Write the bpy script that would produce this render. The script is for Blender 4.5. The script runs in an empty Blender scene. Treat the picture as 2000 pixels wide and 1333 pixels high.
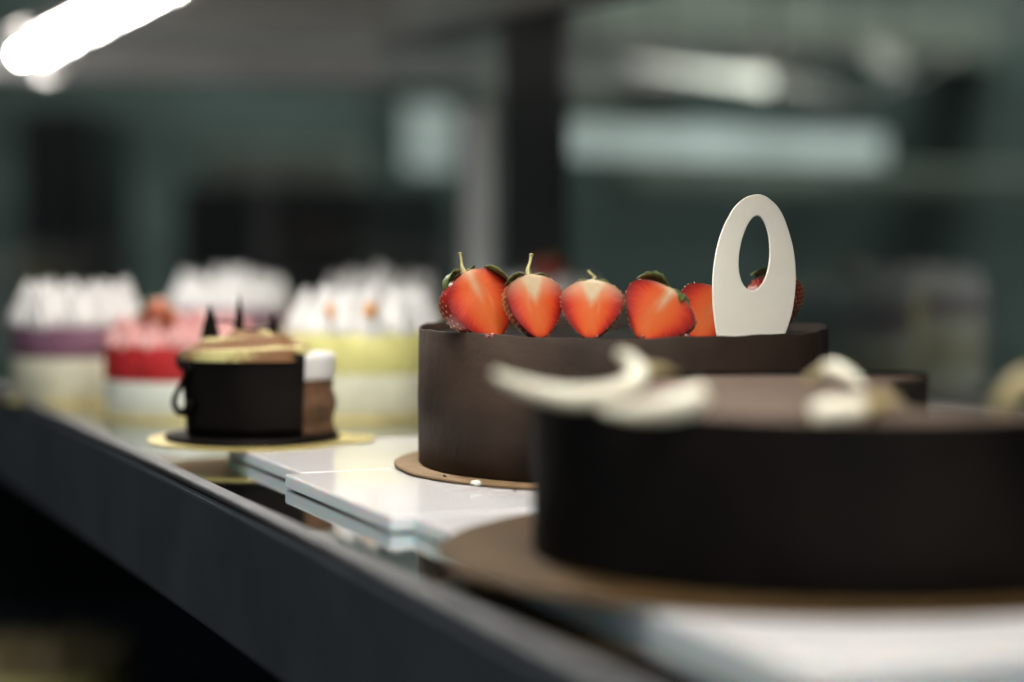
import bpy, bmesh, math, random
from mathutils import Vector, Matrix
from math import sin, cos, pi, sqrt, radians

random.seed(7)
S = bpy.context.scene
C = S.collection

# ------------------------------------------------------------------ camera
F_PX = 4300.0                         # focal length in photograph pixels (2000 wide)
CAM = Vector((0, 0, 0.155))
YAW = radians(21.8)                   # the rail runs 21.8 deg to the left of the view
PITCH = math.atan((666.5 - 410) / F_PX)
FWD = Vector((sin(YAW), cos(YAW), 0)); LAT = Vector((cos(YAW), -sin(YAW), 0)); UP = Vector((0, 0, 1))
ROT = -YAW
cd = bpy.data.cameras.new('camera'); cam = bpy.data.objects.new('camera', cd); C.objects.link(cam)
cam.location = CAM; cam.rotation_euler = (pi/2 - PITCH, 0, ROT)
cd.lens = 36 * F_PX / 2000; cd.sensor_width = 36; cd.clip_start = 0.02; cd.clip_end = 60
cd.dof.use_dof = True; cd.dof.focus_distance = 1.208; cd.dof.aperture_fstop = 2.25; cd.dof.aperture_blades = 0
S.camera = cam

# ------------------------------------------------------------------ world, exposure
w = bpy.data.worlds.new('World'); S.world = w; w.use_nodes = True
w.node_tree.nodes['Background'].inputs[0].default_value = (0.55, 0.68, 0.70, 1)
w.node_tree.nodes['Background'].inputs[1].default_value = 0.018
S.view_settings.view_transform = 'Standard'; S.view_settings.look = 'None'
S.view_settings.exposure = 0; S.view_settings.gamma = 1
S.render.engine = 'CYCLES'
S.cycles.use_denoising = True
S.cycles.max_bounces = 10; S.cycles.transparent_max_bounces = 16
S.cycles.sample_clamp_indirect = 6.0
TUBE_E = 74.0

def area(name, loc, target, sx, sy, power, col):
    l = bpy.data.lights.new(name, 'AREA'); l.shape = 'RECTANGLE'; l.size = sx; l.size_y = sy
    l.energy = power; l.color = col
    o = bpy.data.objects.new(name, l); C.objects.link(o); o.location = loc
    o.rotation_euler = (Vector(target) - Vector(loc)).to_track_quat('-Z', 'Y').to_euler()
    return o
area('added_front_fill', (-0.6, 0.3, 2.2), (0.5, 1.2, 0), 1.6, 1.0, 27.0, (1.0, 0.93, 0.85))  # unseen fill added to brighten the plaque and berries
area('added_cool_fill', (-2.6, 1.6, 0.5), (0.3, 1.0, 0), 1.6, 1.4, 10.0, (0.80, 0.90, 1.0))  # unseen cool fill added on the left to lift the rail
area('added_wall_fill', (2.6, 4.6, 2.6), (3.4, 6.2, 0.8), 1.6, 1.0, 78.0, (0.92, 1.0, 0.98))  # unseen fill added to brighten the wall behind the glass

# ------------------------------------------------------------------ placing
def ray(px, py):
    a = (px - 1000) / F_PX; b = (666.5 - py) / F_PX
    return LAT * a + (FWD * cos(PITCH) - UP * sin(PITCH)) + (UP * cos(PITCH) + FWD * sin(PITCH)) * b
def on_z(px, py, z):
    r = ray(px, py); return CAM + r * ((z - CAM.z) / r.z)
def at_d(px, py, d):
    r = ray(px, py); return CAM + r * (d / r.dot(FWD))
def ld(px, d, z):                       # column px at depth d, height z
    p = CAM + FWD * d + LAT * ((px - 1000) / F_PX * d); p.z = z; return p

# ------------------------------------------------------------------ objects
def tag(o, label=None, cat=None, group=None, kind=None):
    if label: o['label'] = label
    if cat: o['category'] = cat
    if group: o['group'] = group
    if kind: o['kind'] = kind
    return o
def thing(name, loc, label, cat, group=None, rz=ROT):
    o = bpy.data.objects.new(name, None); C.objects.link(o)
    o.empty_display_size = 0.02; o.location = loc; o.rotation_euler = (0, 0, rz)
    return tag(o, label, cat, group)
class MB:
    def __init__(s): s.v = []; s.f = []; s.m = []; s.sm = []
    def add(s, v, f, m=0, smooth=True):
        n = len(s.v); s.v += [tuple(p) for p in v]
        for q in f:
            s.f.append([i + n for i in q]); s.m.append(m); s.sm.append(smooth)
        return s
    def box(s, x0, x1, y0, y1, z0, z1, m=0, b=0.0):
        bm = bmesh.new(); bmesh.ops.create_cube(bm, size=1)
        for q in bm.verts:
            q.co = Vector(((x0+x1)/2 + q.co.x*(x1-x0), (y0+y1)/2 + q.co.y*(y1-y0), (z0+z1)/2 + q.co.z*(z1-z0)))
        if b: bmesh.ops.bevel(bm, geom=bm.edges[:], offset=b, segments=3, affect='EDGES', profile=0.5)
        bm.verts.index_update()
        s.add([q.co for q in bm.verts], [[q.index for q in f.verts] for f in bm.faces], m, False); bm.free(); return s
    def lathe(s, prof, n=64, m=0, fn=None, a0=0.0, a1=2*pi):
        full = abs(a1 - a0 - 2*pi) < 1e-6; k = n if full else n + 1
        vs = []
        for r, z in prof:
            for i in range(k):
                a = a0 + (a1 - a0) * i / n
                rr = r * (fn(a, z) if fn else 1); vs.append((rr*cos(a), rr*sin(a), z))
        fs = []
        for j in range(len(prof) - 1):
            for i in range(n):
                i2 = (i + 1) % k; fs.append((j*k + i, j*k + i2, (j+1)*k + i2, (j+1)*k + i))
        return s.add(vs, fs, m)
    def tube(s, pts, rad, n=12, m=0, flat=1.0, caps=True, up=Vector((0, 0, 1))):
        pts = [Vector(p) for p in pts]; vs = []; N = len(pts)
        if not hasattr(rad, '__len__'): rad = [rad] * N
        for i, p in enumerate(pts):
            t = (pts[min(i+1, N-1)] - pts[max(i-1, 0)]).normalized()
            u = t.cross(up)
            if u.length < 1e-4: u = t.cross(Vector((1, 0, 0)))
            u.normalize(); w_ = u.cross(t).normalized()
            for k in range(n):
                a = 2*pi*k/n; vs.append(p + u*(cos(a)*rad[i]) + w_*(sin(a)*rad[i]*flat))
        fs = [(i*n+k, i*n+(k+1) % n, (i+1)*n+(k+1) % n, (i+1)*n+k) for i in range(N-1) for k in range(n)]
        if caps: fs += [tuple(range(n-1, -1, -1)), tuple(range((N-1)*n, N*n))]
        return s.add(vs, fs, m)
    def prism(s, poly, z0, z1, m=0, mt=None, smooth=False):
        n = len(poly); vs = [(x, y, z0) for x, y in poly] + [(x, y, z1) for x, y in poly]
        s.add(vs, [(i, (i+1) % n, n + (i+1) % n, n + i) for i in range(n)], m, smooth)
        s.add(vs, [tuple(range(n, 2*n)), tuple(range(n-1, -1, -1))], m if mt is None else mt, False); return s
    def build(s, name, mats, parent=None, bevel=0, sub=0):
        me = bpy.data.meshes.new(name); me.from_pydata(s.v, [], s.f)
        me.polygons.foreach_set('material_index', s.m); me.polygons.foreach_set('use_smooth', s.sm)
        for q in (mats if isinstance(mats, (list, tuple)) else [mats]): me.materials.append(q)
        me.update()
        bm = bmesh.new(); bm.from_mesh(me); bmesh.ops.recalc_face_normals(bm, faces=bm.faces[:]); bm.to_mesh(me); bm.free()
        o = bpy.data.objects.new(name, me); C.objects.link(o)
        if parent: o.parent = parent
        if bevel:
            d = o.modifiers.new('b', 'BEVEL'); d.width = bevel; d.segments = 3; d.limit_method = 'ANGLE'; d.angle_limit = radians(40)
        if sub:
            d = o.modifiers.new('s', 'SUBSURF'); d.levels = sub; d.render_levels = sub
        return o
def smooth_path(pts, n=24):
    pts = [Vector(p) for p in pts]; out = []
    P = [pts[0]*2 - pts[1]] + pts + [pts[-1]*2 - pts[-2]]
    for i in range(1, len(P) - 2):
        for k in range(n):
            t = k / n
            out.append(0.5*((2*P[i]) + (P[i+1]-P[i-1])*t + (2*P[i-1]-5*P[i]+4*P[i+1]-P[i+2])*t*t + (3*P[i]-P[i-1]-3*P[i+1]+P[i+2])*t**3))
    out.append(pts[-1]); return out

# ------------------------------------------------------------------ materials
def mat(name, col, rough=0.5, metal=0.0, var=0.0, scale=40.0, bump=0.0, bscale=80.0, sss=0.0, spec=0.5, coat=0.0, col2=None, emit=0.0, rvar=0.0, stretch=None):
    m = bpy.data.materials.new(name); m.use_nodes = True; nt = m.node_tree; b = nt.nodes['Principled BSDF']
    b.inputs['Base Color'].default_value = (*col, 1); b.inputs['Roughness'].default_value = rough
    b.inputs['Metallic'].default_value = metal; b.inputs['Specular IOR Level'].default_value = spec
    b.inputs['Coat Weight'].default_value = coat; b.inputs['Coat Roughness'].default_value = 0.08
    if sss:
        b.inputs['Subsurface Weight'].default_value = sss; b.inputs['Subsurface Radius'].default_value = (1, 0.4, 0.25)
        b.inputs['Subsurface Scale'].default_value = 0.004
    if emit:
        b.inputs['Emission Color'].default_value = (*col, 1); b.inputs['Emission Strength'].default_value = emit
    if var or col2 or bump or rvar:
        tc = nt.nodes.new('ShaderNodeTexCoord'); mp = nt.nodes.new('ShaderNodeMapping'); nt.links.new(tc.outputs['Object'], mp.inputs[0])
        if stretch: mp.inputs['Scale'].default_value = stretch
        if var or col2 or rvar:
            n = nt.nodes.new('ShaderNodeTexNoise'); n.inputs['Scale'].default_value = scale; n.inputs['Detail'].default_value = 6
            nt.links.new(mp.outputs[0], n.inputs[0])
            r = nt.nodes.new('ShaderNodeValToRGB'); r.color_ramp.elements[0].position = 0.32; r.color_ramp.elements[1].position = 0.68
            a = tuple(c*(1-var) for c in col); z = col2 if col2 else tuple(min(1, c*(1+var)) for c in col)
            r.color_ramp.elements[0].color = (*a, 1); r.color_ramp.elements[1].color = (*z, 1)
            nt.links.new(n.outputs[0], r.inputs[0])
            if var or col2: nt.links.new(r.outputs[0], b.inputs['Base Color'])
            if rvar:
                mr = nt.nodes.new('ShaderNodeMapRange'); mr.inputs[3].default_value = rough - rvar; mr.inputs[4].default_value = rough + rvar
                nt.links.new(n.outputs[0], mr.inputs[0]); nt.links.new(mr.outputs[0], b.inputs['Roughness'])
        if bump:
            n2 = nt.nodes.new('ShaderNodeTexNoise'); n2.inputs['Scale'].default_value = bscale; n2.inputs['Detail'].default_value = 5
            nt.links.new(mp.outputs[0], n2.inputs[0])
            bp = nt.nodes.new('ShaderNodeBump'); bp.inputs['Strength'].default_value = bump; bp.inputs['Distance'].default_value = 0.002
            nt.links.new(n2.outputs[0], bp.inputs['Height']); nt.links.new(bp.outputs[0], b.inputs['Normal'])
    return m
def glass(name, tint, gain=1.0):
    m = bpy.data.materials.new(name); m.use_nodes = True; nt = m.node_tree
    for n in list(nt.nodes): nt.nodes.remove(n)
    out = nt.nodes.new('ShaderNodeOutputMaterial'); mx = nt.nodes.new('ShaderNodeMixShader')
    tr = nt.nodes.new('ShaderNodeBsdfTransparent'); tr.inputs[0].default_value = (*tint, 1)
    gl = nt.nodes.new('ShaderNodeBsdfGlossy'); gl.inputs['Roughness'].default_value = 0.02
    fr = nt.nodes.new('ShaderNodeFresnel'); fr.inputs[0].default_value = 1.5
    mu = nt.nodes.new('ShaderNodeMath'); mu.operation = 'MULTIPLY'; mu.inputs[1].default_value = gain
    ge = nt.nodes.new('ShaderNodeNewGeometry'); iv = nt.nodes.new('ShaderNodeMath'); iv.operation = 'MULTIPLY_ADD'; iv.inputs[1].default_value = -gain; iv.inputs[2].default_value = gain
    nt.links.new(ge.outputs['Backfacing'], iv.inputs[0]); nt.links.new(iv.outputs[0], mu.inputs[1])     # the rear face of a pane adds no second reflection
    nt.links.new(fr.outputs[0], mu.inputs[0]); nt.links.new(mu.outputs[0], mx.inputs[0])
    nt.links.new(tr.outputs[0], mx.inputs[1]); nt.links.new(gl.outputs[0], mx.inputs[2]); nt.links.new(mx.outputs[0], out.inputs[0])
    return m
def emitter(name, col, e, uneven=False):
    m = bpy.data.materials.new(name); m.use_nodes = True; nt = m.node_tree
    for n in list(nt.nodes): nt.nodes.remove(n)
    out = nt.nodes.new('ShaderNodeOutputMaterial'); em = nt.nodes.new('ShaderNodeEmission')
    em.inputs[0].default_value = (*col, 1); em.inputs[1].default_value = e
    if uneven:
        tc = nt.nodes.new('ShaderNodeTexCoord'); n = nt.nodes.new('ShaderNodeTexNoise'); n.inputs['Scale'].default_value = 3.5; nt.links.new(tc.outputs['Object'], n.inputs[0])
        mr = nt.nodes.new('ShaderNodeMapRange'); mr.inputs[1].default_value = .3; mr.inputs[2].default_value = .7; mr.inputs[3].default_value = e*.72; mr.inputs[4].default_value = e*1.2
        nt.links.new(n.outputs[0], mr.inputs[0]); nt.links.new(mr.outputs[0], em.inputs[1])
    nt.links.new(em.outputs[0], out.inputs[0]); return m

M = dict(
    rail=mat('grey_coated_metal', (0.075, 0.088, 0.105), 0.42, 0.25, var=0.12, scale=12, rvar=0.06, bump=0.05, bscale=300),
    rail_top=mat('brushed_steel_lip', (0.085, 0.087, 0.090), 0.6, 0.0, var=0.25, scale=30, spec=0.22),
    mirror=mat('mirror_glass_shelf', (0.66, 0.70, 0.69), 0.045, 1.0, rvar=0.02, scale=9),
    under=mat('brushed_steel_underside', (0.78, 0.74, 0.71), 0.16, 0.0, var=0.08, scale=8, rvar=0.05),
    black=mat('black_frame', (0.016, 0.018, 0.019), 0.38, 0.0, var=0.2, scale=10),
    alu=mat('satin_aluminium', (0.55, 0.55, 0.54), 0.45, 0.6, var=0.1, scale=10),
    trim=mat('pale_grey_trim', (0.72, 0.70, 0.67), 0.5, 0, var=0.08, scale=10),
    acrylic=mat('white_acrylic', (0.68, 0.675, 0.68), 0.06, 0, var=0.03, scale=14, rvar=0.03, spec=0.5),
    acrylic_edge=mat('acrylic_cut_edge', (0.74, 0.84, 0.90), 0.2, 0, sss=0.9),
    collar=mat('bloomed_chocolate_collar', (0.036, 0.024, 0.0175), 0.66, 0, spec=0.14, var=0.5, scale=16, bump=0.4, bscale=90, rvar=0.08),
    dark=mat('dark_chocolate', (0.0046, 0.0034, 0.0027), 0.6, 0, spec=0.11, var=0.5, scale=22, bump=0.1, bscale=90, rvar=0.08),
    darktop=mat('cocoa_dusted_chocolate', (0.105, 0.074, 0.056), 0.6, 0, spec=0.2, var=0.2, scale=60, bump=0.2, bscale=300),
    glaze=mat('dark_glaze', (0.008, 0.005, 0.004), 0.3, 0, spec=0.25),
    sponge_dark=mat('dark_sponge', (0.028, 0.020, 0.016), 0.9, 0, var=0.5, scale=160, bump=0.6, bscale=260),
    sponge=mat('brown_sponge', (0.098, 0.048, 0.021), 0.9, 0, var=0.4, scale=120, bump=0.8, bscale=180),
    white=mat('white_chocolate', (0.90, 0.875, 0.78), 0.42, 0, var=0.03, scale=40, bump=0.06, bscale=120, sss=0.15),
    curl=mat('white_chocolate_curl', (0.74, 0.73, 0.60), 0.4, 0, var=0.05, scale=50, sss=0.15),
    olive=mat('milk_chocolate_and_shaded_cream', (0.30, 0.245, 0.115), 0.45, 0, var=0.25, scale=70),  # also used on the lower shelf peaks, where it paints in shade
    cream=mat('whipped_cream', (0.70, 0.69, 0.68), 0.55, 0, var=0.02, scale=60, bump=0.1, bscale=200),
    pink=mat('pink_cream', (0.60, 0.26, 0.25), 0.55, 0, var=0.12, scale=90, col2=(0.66, 0.40, 0.38)),
    purple=mat('blueberry_mousse', (0.19, 0.085, 0.135), 0.5, 0, var=0.1, scale=60),
    red=mat('red_velvet', (0.40, 0.007, 0.009), 0.6, 0, var=0.25, scale=140, bump=0.3, bscale=300),
    yellow=mat('lemon_mousse', (0.70, 0.66, 0.25), 0.4, 0, var=0.08, scale=50),
    pale=mat('vanilla_sponge', (0.56, 0.55, 0.42), 0.7, 0, var=0.10, scale=70, bump=0.2, bscale=200),
    palew=mat('cream_cheese_layer', (0.60, 0.63, 0.56), 0.5, 0, var=0.06, scale=50),
    gold=mat('gold_foil_board', (0.66, 0.55, 0.22), 0.34, 0.45, var=0.08, scale=60, bump=0.1, bscale=200),
    kraft=mat('tan_cake_board', (0.20, 0.130, 0.068), 0.62, 0, spec=0.15, var=0.15, scale=70, bump=0.15, bscale=240),
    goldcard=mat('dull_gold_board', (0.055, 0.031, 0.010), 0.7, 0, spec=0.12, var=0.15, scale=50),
    topping=mat('pale_buttercream', (0.64, 0.55, 0.22), 0.6, 0, var=0.1, scale=150, bump=0.5, bscale=420),
    cocoa=mat('cocoa_powder', (0.19, 0.085, 0.024), 0.9, 0, var=0.35, scale=260, bump=0.7, bscale=500),
    skin=mat('strawberry_skin', (0.24, 0.007, 0.008), 0.3, 0, var=0.4, scale=90, coat=0.04),
    seed=mat('strawberry_seed', (0.72, 0.50, 0.22), 0.3, 0, var=0.2, scale=300),
    leaf=mat('strawberry_leaf', (0.060, 0.100, 0.022), 0.45, 0, var=0.35, scale=220, col2=(0.17, 0.20, 0.06)),
    stem=mat('strawberry_stem', (0.30, 0.32, 0.12), 0.5, 0, var=0.2, scale=200, col2=(0.42, 0.36, 0.17)),
    orange=mat('candied_orange', (0.75, 0.30, 0.03), 0.3, 0, var=0.2, scale=80),
    jelly=mat('clear_jelly', (0.30, 0.10, 0.08), 0.04, 0, spec=0.8, coat=1.0),
    cable=mat('white_cable', (0.42, 0.40, 0.39), 0.5),
    steel=mat('dull_steel', (0.45, 0.42, 0.36), 0.4, 0.8),
    tube=emitter('lit_tube_diffuser', (1.0, 0.965, 0.90), TUBE_E),
    teal=mat('teal_painted_wall', (0.125, 0.152, 0.143), 0.28, 0, var=0.42, scale=1.1, rvar=0.1, stretch=(.8, .35, 3.2)),  # streaks in the colour imitate smeared reflections in the glass
    grey=mat('grey_plaster', (0.20, 0.22, 0.21), 0.7, 0, var=0.1, scale=2),
    floor=mat('dark_tiles', (0.035, 0.037, 0.038), 0.4, 0, var=0.2, scale=3),
    paper=mat('white_board', (0.40, 0.41, 0.35), 0.5, 0, var=0.05, scale=5),
    glass=glass('clear_glass', (0.90, 0.95, 0.93), 2.6),
    band=emitter('stand_in_glow', (0.90, 0.98, 0.95), 0.74, uneven=True),  # glow of the reflection stand-ins, no real fixture
    dim_glow=emitter('dim_stand_in_glow', (1.0, 0.95, 0.84), 0.55),  # glow of the fainter reflection stand-ins
    lamp=emitter('bright_stand_in_glow', (1.0, 0.95, 0.84), 2.9),  # glow of the brightest reflection stand-in
)

# strawberry flesh: colour follows the fruit (rind, flesh, pale core)
def flesh_mat():
    m = bpy.data.materials.new('strawberry_flesh'); m.use_nodes = True; nt = m.node_tree; b = nt.nodes['Principled BSDF']
    L = nt.links.new
    def N(t, **k):
        n = nt.nodes.new(t)
        for a, v in k.items(): setattr(n, a, v)
        return n
    at = N('ShaderNodeAttribute', attribute_name='rr'); an = N('ShaderNodeAttribute', attribute_name='ang'); hv = N('ShaderNodeAttribute', attribute_name='core')
    oi = N('ShaderNodeObjectInfo')
    cb = N('ShaderNodeCombineXYZ'); L(an.outputs['Fac'], cb.inputs[0]); L(at.outputs['Fac'], cb.inputs[1]); L(oi.outputs['Random'], cb.inputs[2])
    mp = N('ShaderNodeMapping'); mp.inputs['Scale'].default_value = (17, 1.3, 30); L(cb.outputs[0], mp.inputs[0])
    ns = N('ShaderNodeTexNoise'); ns.inputs['Scale'].default_value = 1.6; ns.inputs['Detail'].default_value = 4; L(mp.outputs[0], ns.inputs[0])
    md = N('ShaderNodeMath', operation='MULTIPLY_ADD'); md.inputs[1].default_value = 0.62; L(ns.outputs[0], md.inputs[0])
    ad = N('ShaderNodeMath', operation='ADD'); ad.inputs[1].default_value = -0.31; L(at.outputs['Fac'], ad.inputs[0]); L(ad.outputs[0], md.inputs[2])
    r = N('ShaderNodeValToRGB'); e = r.color_ramp.elements
    e[0].position = 0.0; e[0].color = (0.66, 0.145, 0.036, 1); e[1].position = 1.0; e[1].color = (0.15, 0.005, 0.006, 1)
    for p, c in ((0.40, (0.64, 0.102, 0.021)), (0.66, (0.53, 0.040, 0.012)), (0.80, (0.36, 0.018, 0.009)), (0.92, (0.25, 0.010, 0.007))):
        q = e.new(p); q.color = (*c, 1)
    L(md.outputs[0], r.inputs[0])
    n2 = N('ShaderNodeTexNoise'); n2.inputs['Scale'].default_value = 420; tc = N('ShaderNodeTexCoord'); L(tc.outputs['Object'], n2.inputs[0])
    cm = N('ShaderNodeMath', operation='MULTIPLY'); L(hv.outputs['Fac'], cm.inputs[0])
    mr = N('ShaderNodeMapRange'); mr.inputs[3].default_value = 0.8; mr.inputs[4].default_value = 1.15; L(n2.outputs[0], mr.inputs[0]); L(mr.outputs[0], cm.inputs[1])
    cm.use_clamp = True
    mx = N('ShaderNodeMix', data_type='RGBA'); L(cm.outputs[0], mx.inputs['Factor']); L(r.outputs[0], mx.inputs['A'])
    mx.inputs['B'].default_value = (0.62, 0.50, 0.32, 1)
    L(mx.outputs['Result'], b.inputs['Base Color'])
    b.inputs['Roughness'].default_value = 0.42; b.inputs['Coat Weight'].default_value = 0.22; b.inputs['Coat Roughness'].default_value = 0.12; b.inputs['Specular IOR Level'].default_value = 0.18
    b.inputs['Subsurface Weight'].default_value = 0.06; b.inputs['Subsurface Radius'].default_value = (1, .35, .2); b.inputs['Subsurface Scale'].default_value = 0.003
    bp = N('ShaderNodeBump'); bp.inputs['Strength'].default_value = 0.5; bp.inputs['Distance'].default_value = 0.0012
    L(ns.outputs[0], bp.inputs['Height']); L(bp.outputs[0], b.inputs['Normal'])
    return m
M['flesh'] = flesh_mat()

# ================================================================== the room beyond
def struct(name, mb, m, **k):
    o = mb.build(name, m, None, **k); return tag(o, kind='structure')
struct('floor', MB().box(-4, 9, -3, 12, -1.12, -1.0), M['floor'])
struct('ceiling', MB().box(-4, 9, -3, 12, 2.9, 3.0), M['grey'])
struct('wall', MB().box(3.9, 4.0, -3, 12, -1.0, 2.9), M['teal'])
struct('end_wall', MB().box(-4, 3.9, 7.2, 7.3, -1.0, 2.9), M['teal'])

def facing_box(name, px0, px1, py0, py1, d, thick, m, label, cat, d1=None, bevel=0.01, group=None, floor=False, hang=False):
    """a real box standing at depth d whose front fills those columns and rows of the photograph"""
    d1 = d1 or d
    p0 = at_d(px0, py1, d); p1 = at_d(px1, py1, d1); z1 = at_d(px0, py0, d).z; z0 = -1.0 if floor else p0.z
    ax = (p1 - p0); ax.z = 0; L_ = ax.length
    o = MB().box(0, L_, 0, thick, 0, z1 - z0, b=min(bevel, thick/3)).build(name, m)
    o.location = (p0.x, p0.y, z0); o.rotation_euler = (0, 0, math.atan2(ax.y, ax.x))
    if hang:
        for f in (.08, .92):
            MB().tube([(L_*f, thick*.5, z1 - z0), (L_*f, thick*.5, 2.9 - z0)], 0.006).build('cord', M['black'], o)
    return tag(o, label, cat, group)

facing_box('glow_box_stand_in', 1120, 1730, 236, 302, 4.6, 0.12, M['band'], 'long pale glowing box standing in for a reflection behind the glass', 'reflection stand-in', d1=5.4, hang=True)  # added glowing box in place of a bright reflected band
facing_box('pale_band_stand_in', 1240, 2080, 322, 372, 5.2, 0.12, M['paper'], 'grey box standing in for a reflected band below the long glowing box', 'shelf', d1=5.9, hang=True)  # added box in place of a paler reflected band
facing_box('pale_slab_stand_in', 1100, 2060, -60, 62, 5.6, 0.3, M['paper'], 'pale grey slab standing in for a reflected band above the glowing shapes', 'duct', d1=7.0, hang=True)  # added slab in place of a pale band reflected up high
facing_box('grey_box_stand_in', 1128, 1330, 140, 222, 5.6, 0.3, M['paper'], 'grey box standing in for a reflected streak above the long glowing box', 'hood', d1=6.4, hang=True)  # added box in place of a faint grey reflected streak
facing_box('dark_cabinet', 350, 870, 360, 700, 4.8, 0.5, M['black'], 'black cabinet standing beyond the far end glass of the case', 'cabinet', floor=True)
facing_box('paper_stack', 395, 700, 290, 359, 4.9, 0.2, M['paper'], 'grey tray of papers lying on top of the black cabinet', 'tray')
facing_box('glow_panel_stand_in', 790, 890, 205, 335, 4.6, 0.03, M['band'], 'small self-glowing white panel standing in for a bright spot above the black cabinet', 'notice panel', hang=True)  # added panel with its own glow in place of a bright spot
facing_box('tall_fridge', 45, 185, 215, 900, 4.6, 0.5, M['black'], 'tall narrow black fridge at the far left beyond the cream cakes', 'fridge', floor=True)

t = thing('hung_glow_stand_in', at_d(1440, 152, 4.4), 'long tapering glow standing in for a reflection above the long glowing box', 'lamp', 'glows standing in for reflections behind the glass')  # added glowing wedge in place of a bright reflection
o0 = at_d(1440, 152, 4.4); inv = Matrix.Rotation(-ROT, 4, 'Z'); k_ = 4.4/F_PX
loc = lambda px, py, d: inv @ (at_d(px, py, d) - o0)
MB().tube(smooth_path([loc(1225, 126, 4.4), loc(1330, 140, 4.4), loc(1430, 152, 4.4), loc(1500, 160, 4.4)], 8), [k_*(1 + 17*(i/24)**1.2) for i in range(25)], 18, flat=.9).build('glow_body', M['lamp'], t)
MB().tube(smooth_path([loc(1502, 160, 4.4), loc(1570, 168, 4.5), loc(1640, 182, 4.6)], 8), [k_*(15 - .7*i) for i in range(17)], 18, flat=.9).build('glow_tail', M['dim_glow'], t)
MB().tube([loc(1500, 150, 4.4), Vector((loc(1500, 150, 4.4).x, loc(1500, 150, 4.4).y, 2.9 - o0.z))], .006).build('cord', M['black'], t)
t = thing('hung_glow_stand_in', at_d(1730, 115, 4.9), 'small slanting glow standing in for a reflection right of the long tapering one', 'lamp', 'glows standing in for reflections behind the glass')  # second added glow in place of a blurred reflection
t.rotation_euler = (0, radians(35), ROT); k_ = 4.9/F_PX
MB().lathe([(.0005, -.02), (k_*30, -.018), (k_*46, 0), (k_*30, .018), (.0005, .02)], 24).build('glow_body', M['dim_glow'], t)
MB().tube([(0, 0, .02), (-.9, 0, 1.3)], .006).build('cord', M['black'], t)

# ================================================================== the display case
case = thing('display_case', (0.29, 1.2, 0), 'refrigerated cake display case with grey front rail and mirror shelf', 'display case', rz=0)
X0, Y0 = 0.29, 1.2
def cpart(name, m, x0, x1, y0, y1, z0, z1, b=0.002, parent=case):
    return MB().box(x0 - X0, x1 - X0, y0 - Y0, y1 - Y0, z0, z1, b=b).build(name, m, parent)
cpart('front_rail', M['rail'], 0.285, 0.2970, 0.0, 3.0, -0.072, -0.0005, 0.003)
cpart('rail_lip', M['rail_top'], 0.2870, 0.2975, 0.0, 3.0, 0.0, 0.004, 0.0018)
cpart('mirror_shelf', M['mirror'], 0.298, 0.925, 0.0, 3.0, -0.008, 0.0, 0.0)
cpart('shelf_back_trim', M['alu'], 0.927, 0.935, 0.0, 3.0, -0.03, 0.006, 0.001)
us = cpart('upper_shelf', M['under'], 0.43, 0.918, 0.2, 2.74, 0.37, 0.376, 0.0015)
cpart('shelf_edge', M['black'], 0.920, 0.928, 0.2, 2.742, 0.364, 0.384, 0.001)
cpart('end_rail', M['alu'], 0.40, 0.96, 2.86, 2.90, 0.325, 0.375, 0.004)
for y0, y1 in ((0.0, 2.202), (2.38, 2.90)):
    cpart('glass_pane', M['glass'], 0.938, 0.944, y0, y1, 0.0, 0.62, 0.0)
cpart('end_pane', M['glass'], 0.31, 0.936, 2.91, 2.916, 0.0, 0.62, 0.0)
cpart('post', M['black'], 0.937, 0.950, 2.205, 2.376, -0.4, 0.72, 0.004)
cpart('post_trim', M['trim'], 0.930, 0.937, 2.392, 2.485, -0.001, 0.275, 0.004)
cpart('lower_shelf', M['rail'], 0.302, 0.925, 0.0, 3.0, -0.385, -0.375, 0.002)
cpart('lower_rail', M['rail'], 0.287, 0.3005, 0.0, 3.0, -0.45, -0.372, 0.003)
cpart('end_panel', M['black'], 0.302, 0.925, 2.95, 2.96, -0.9, -0.012, 0.002)
cpart('base_panel', M['black'], 0.93, 0.936, 0.0, 3.0, -0.9, -0.04, 0.002)

# lamp under the upper shelf
lamp = thing('tube_lamp', (0.4096, 1.7, 0.345), 'glowing white tube lamp with a looped cable under the upper shelf', 'lamp', rz=radians(-2.1))
TY0, TY1 = 0.25 - 1.7, 2.70 - 1.7
def cyl_y(y0, y1, r, m, name, parent, z=0, dx=0):
    prof = [(0, y0), (r*.8, y0), (r, y0 + .003), (r, y1 - .003), (r*.8, y1), (0, y1)]
    mb = MB(); mb.lathe(prof, 32); mb.v = [(a + dx, c, b + z) for a, b, c in mb.v]
    return mb.build(name, m, parent)
cyl_y(TY0, TY1 - 0.20, 0.0075, M['tube'], 'tube', lamp)
cyl_y(TY1 - 0.195, TY1, 0.0072, M['tube'], 'end_tube', lamp, z=-0.003, dx=-0.003)
MB().box(-0.008, 0.012, TY0, TY1 - .1, 0.0095, 0.0245, b=.002).build('mounting_rail', M['under'], lamp)
MB().box(0.0130, 0.0145, TY0, TY1 + .004, -0.014, 0.011, b=.0005).build('added_tube_shield', M['under'], lamp)  # strip added to hide the tube from the back glass
for yy, rr_ in ((TY1 - 0.56, .0125), (TY1 - 0.205, .0105)):
    cyl_y(yy, yy + .03, rr_, M['cable'], 'clip', lamp, z=-.004)
lp = smooth_path([(0, TY1 - .52, -.006), (0, TY1 - .46, -.022), (0, TY1 - .41, -.037), (0, TY1 - .33, -.047), (0, TY1 - .26, -.050), (0, TY1 - .18, -.045), (0, TY1 - .13, -.037)], 8)
MB().tube(lp, 0.0042, 10).build('cable', M['cable'], lamp)
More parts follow.
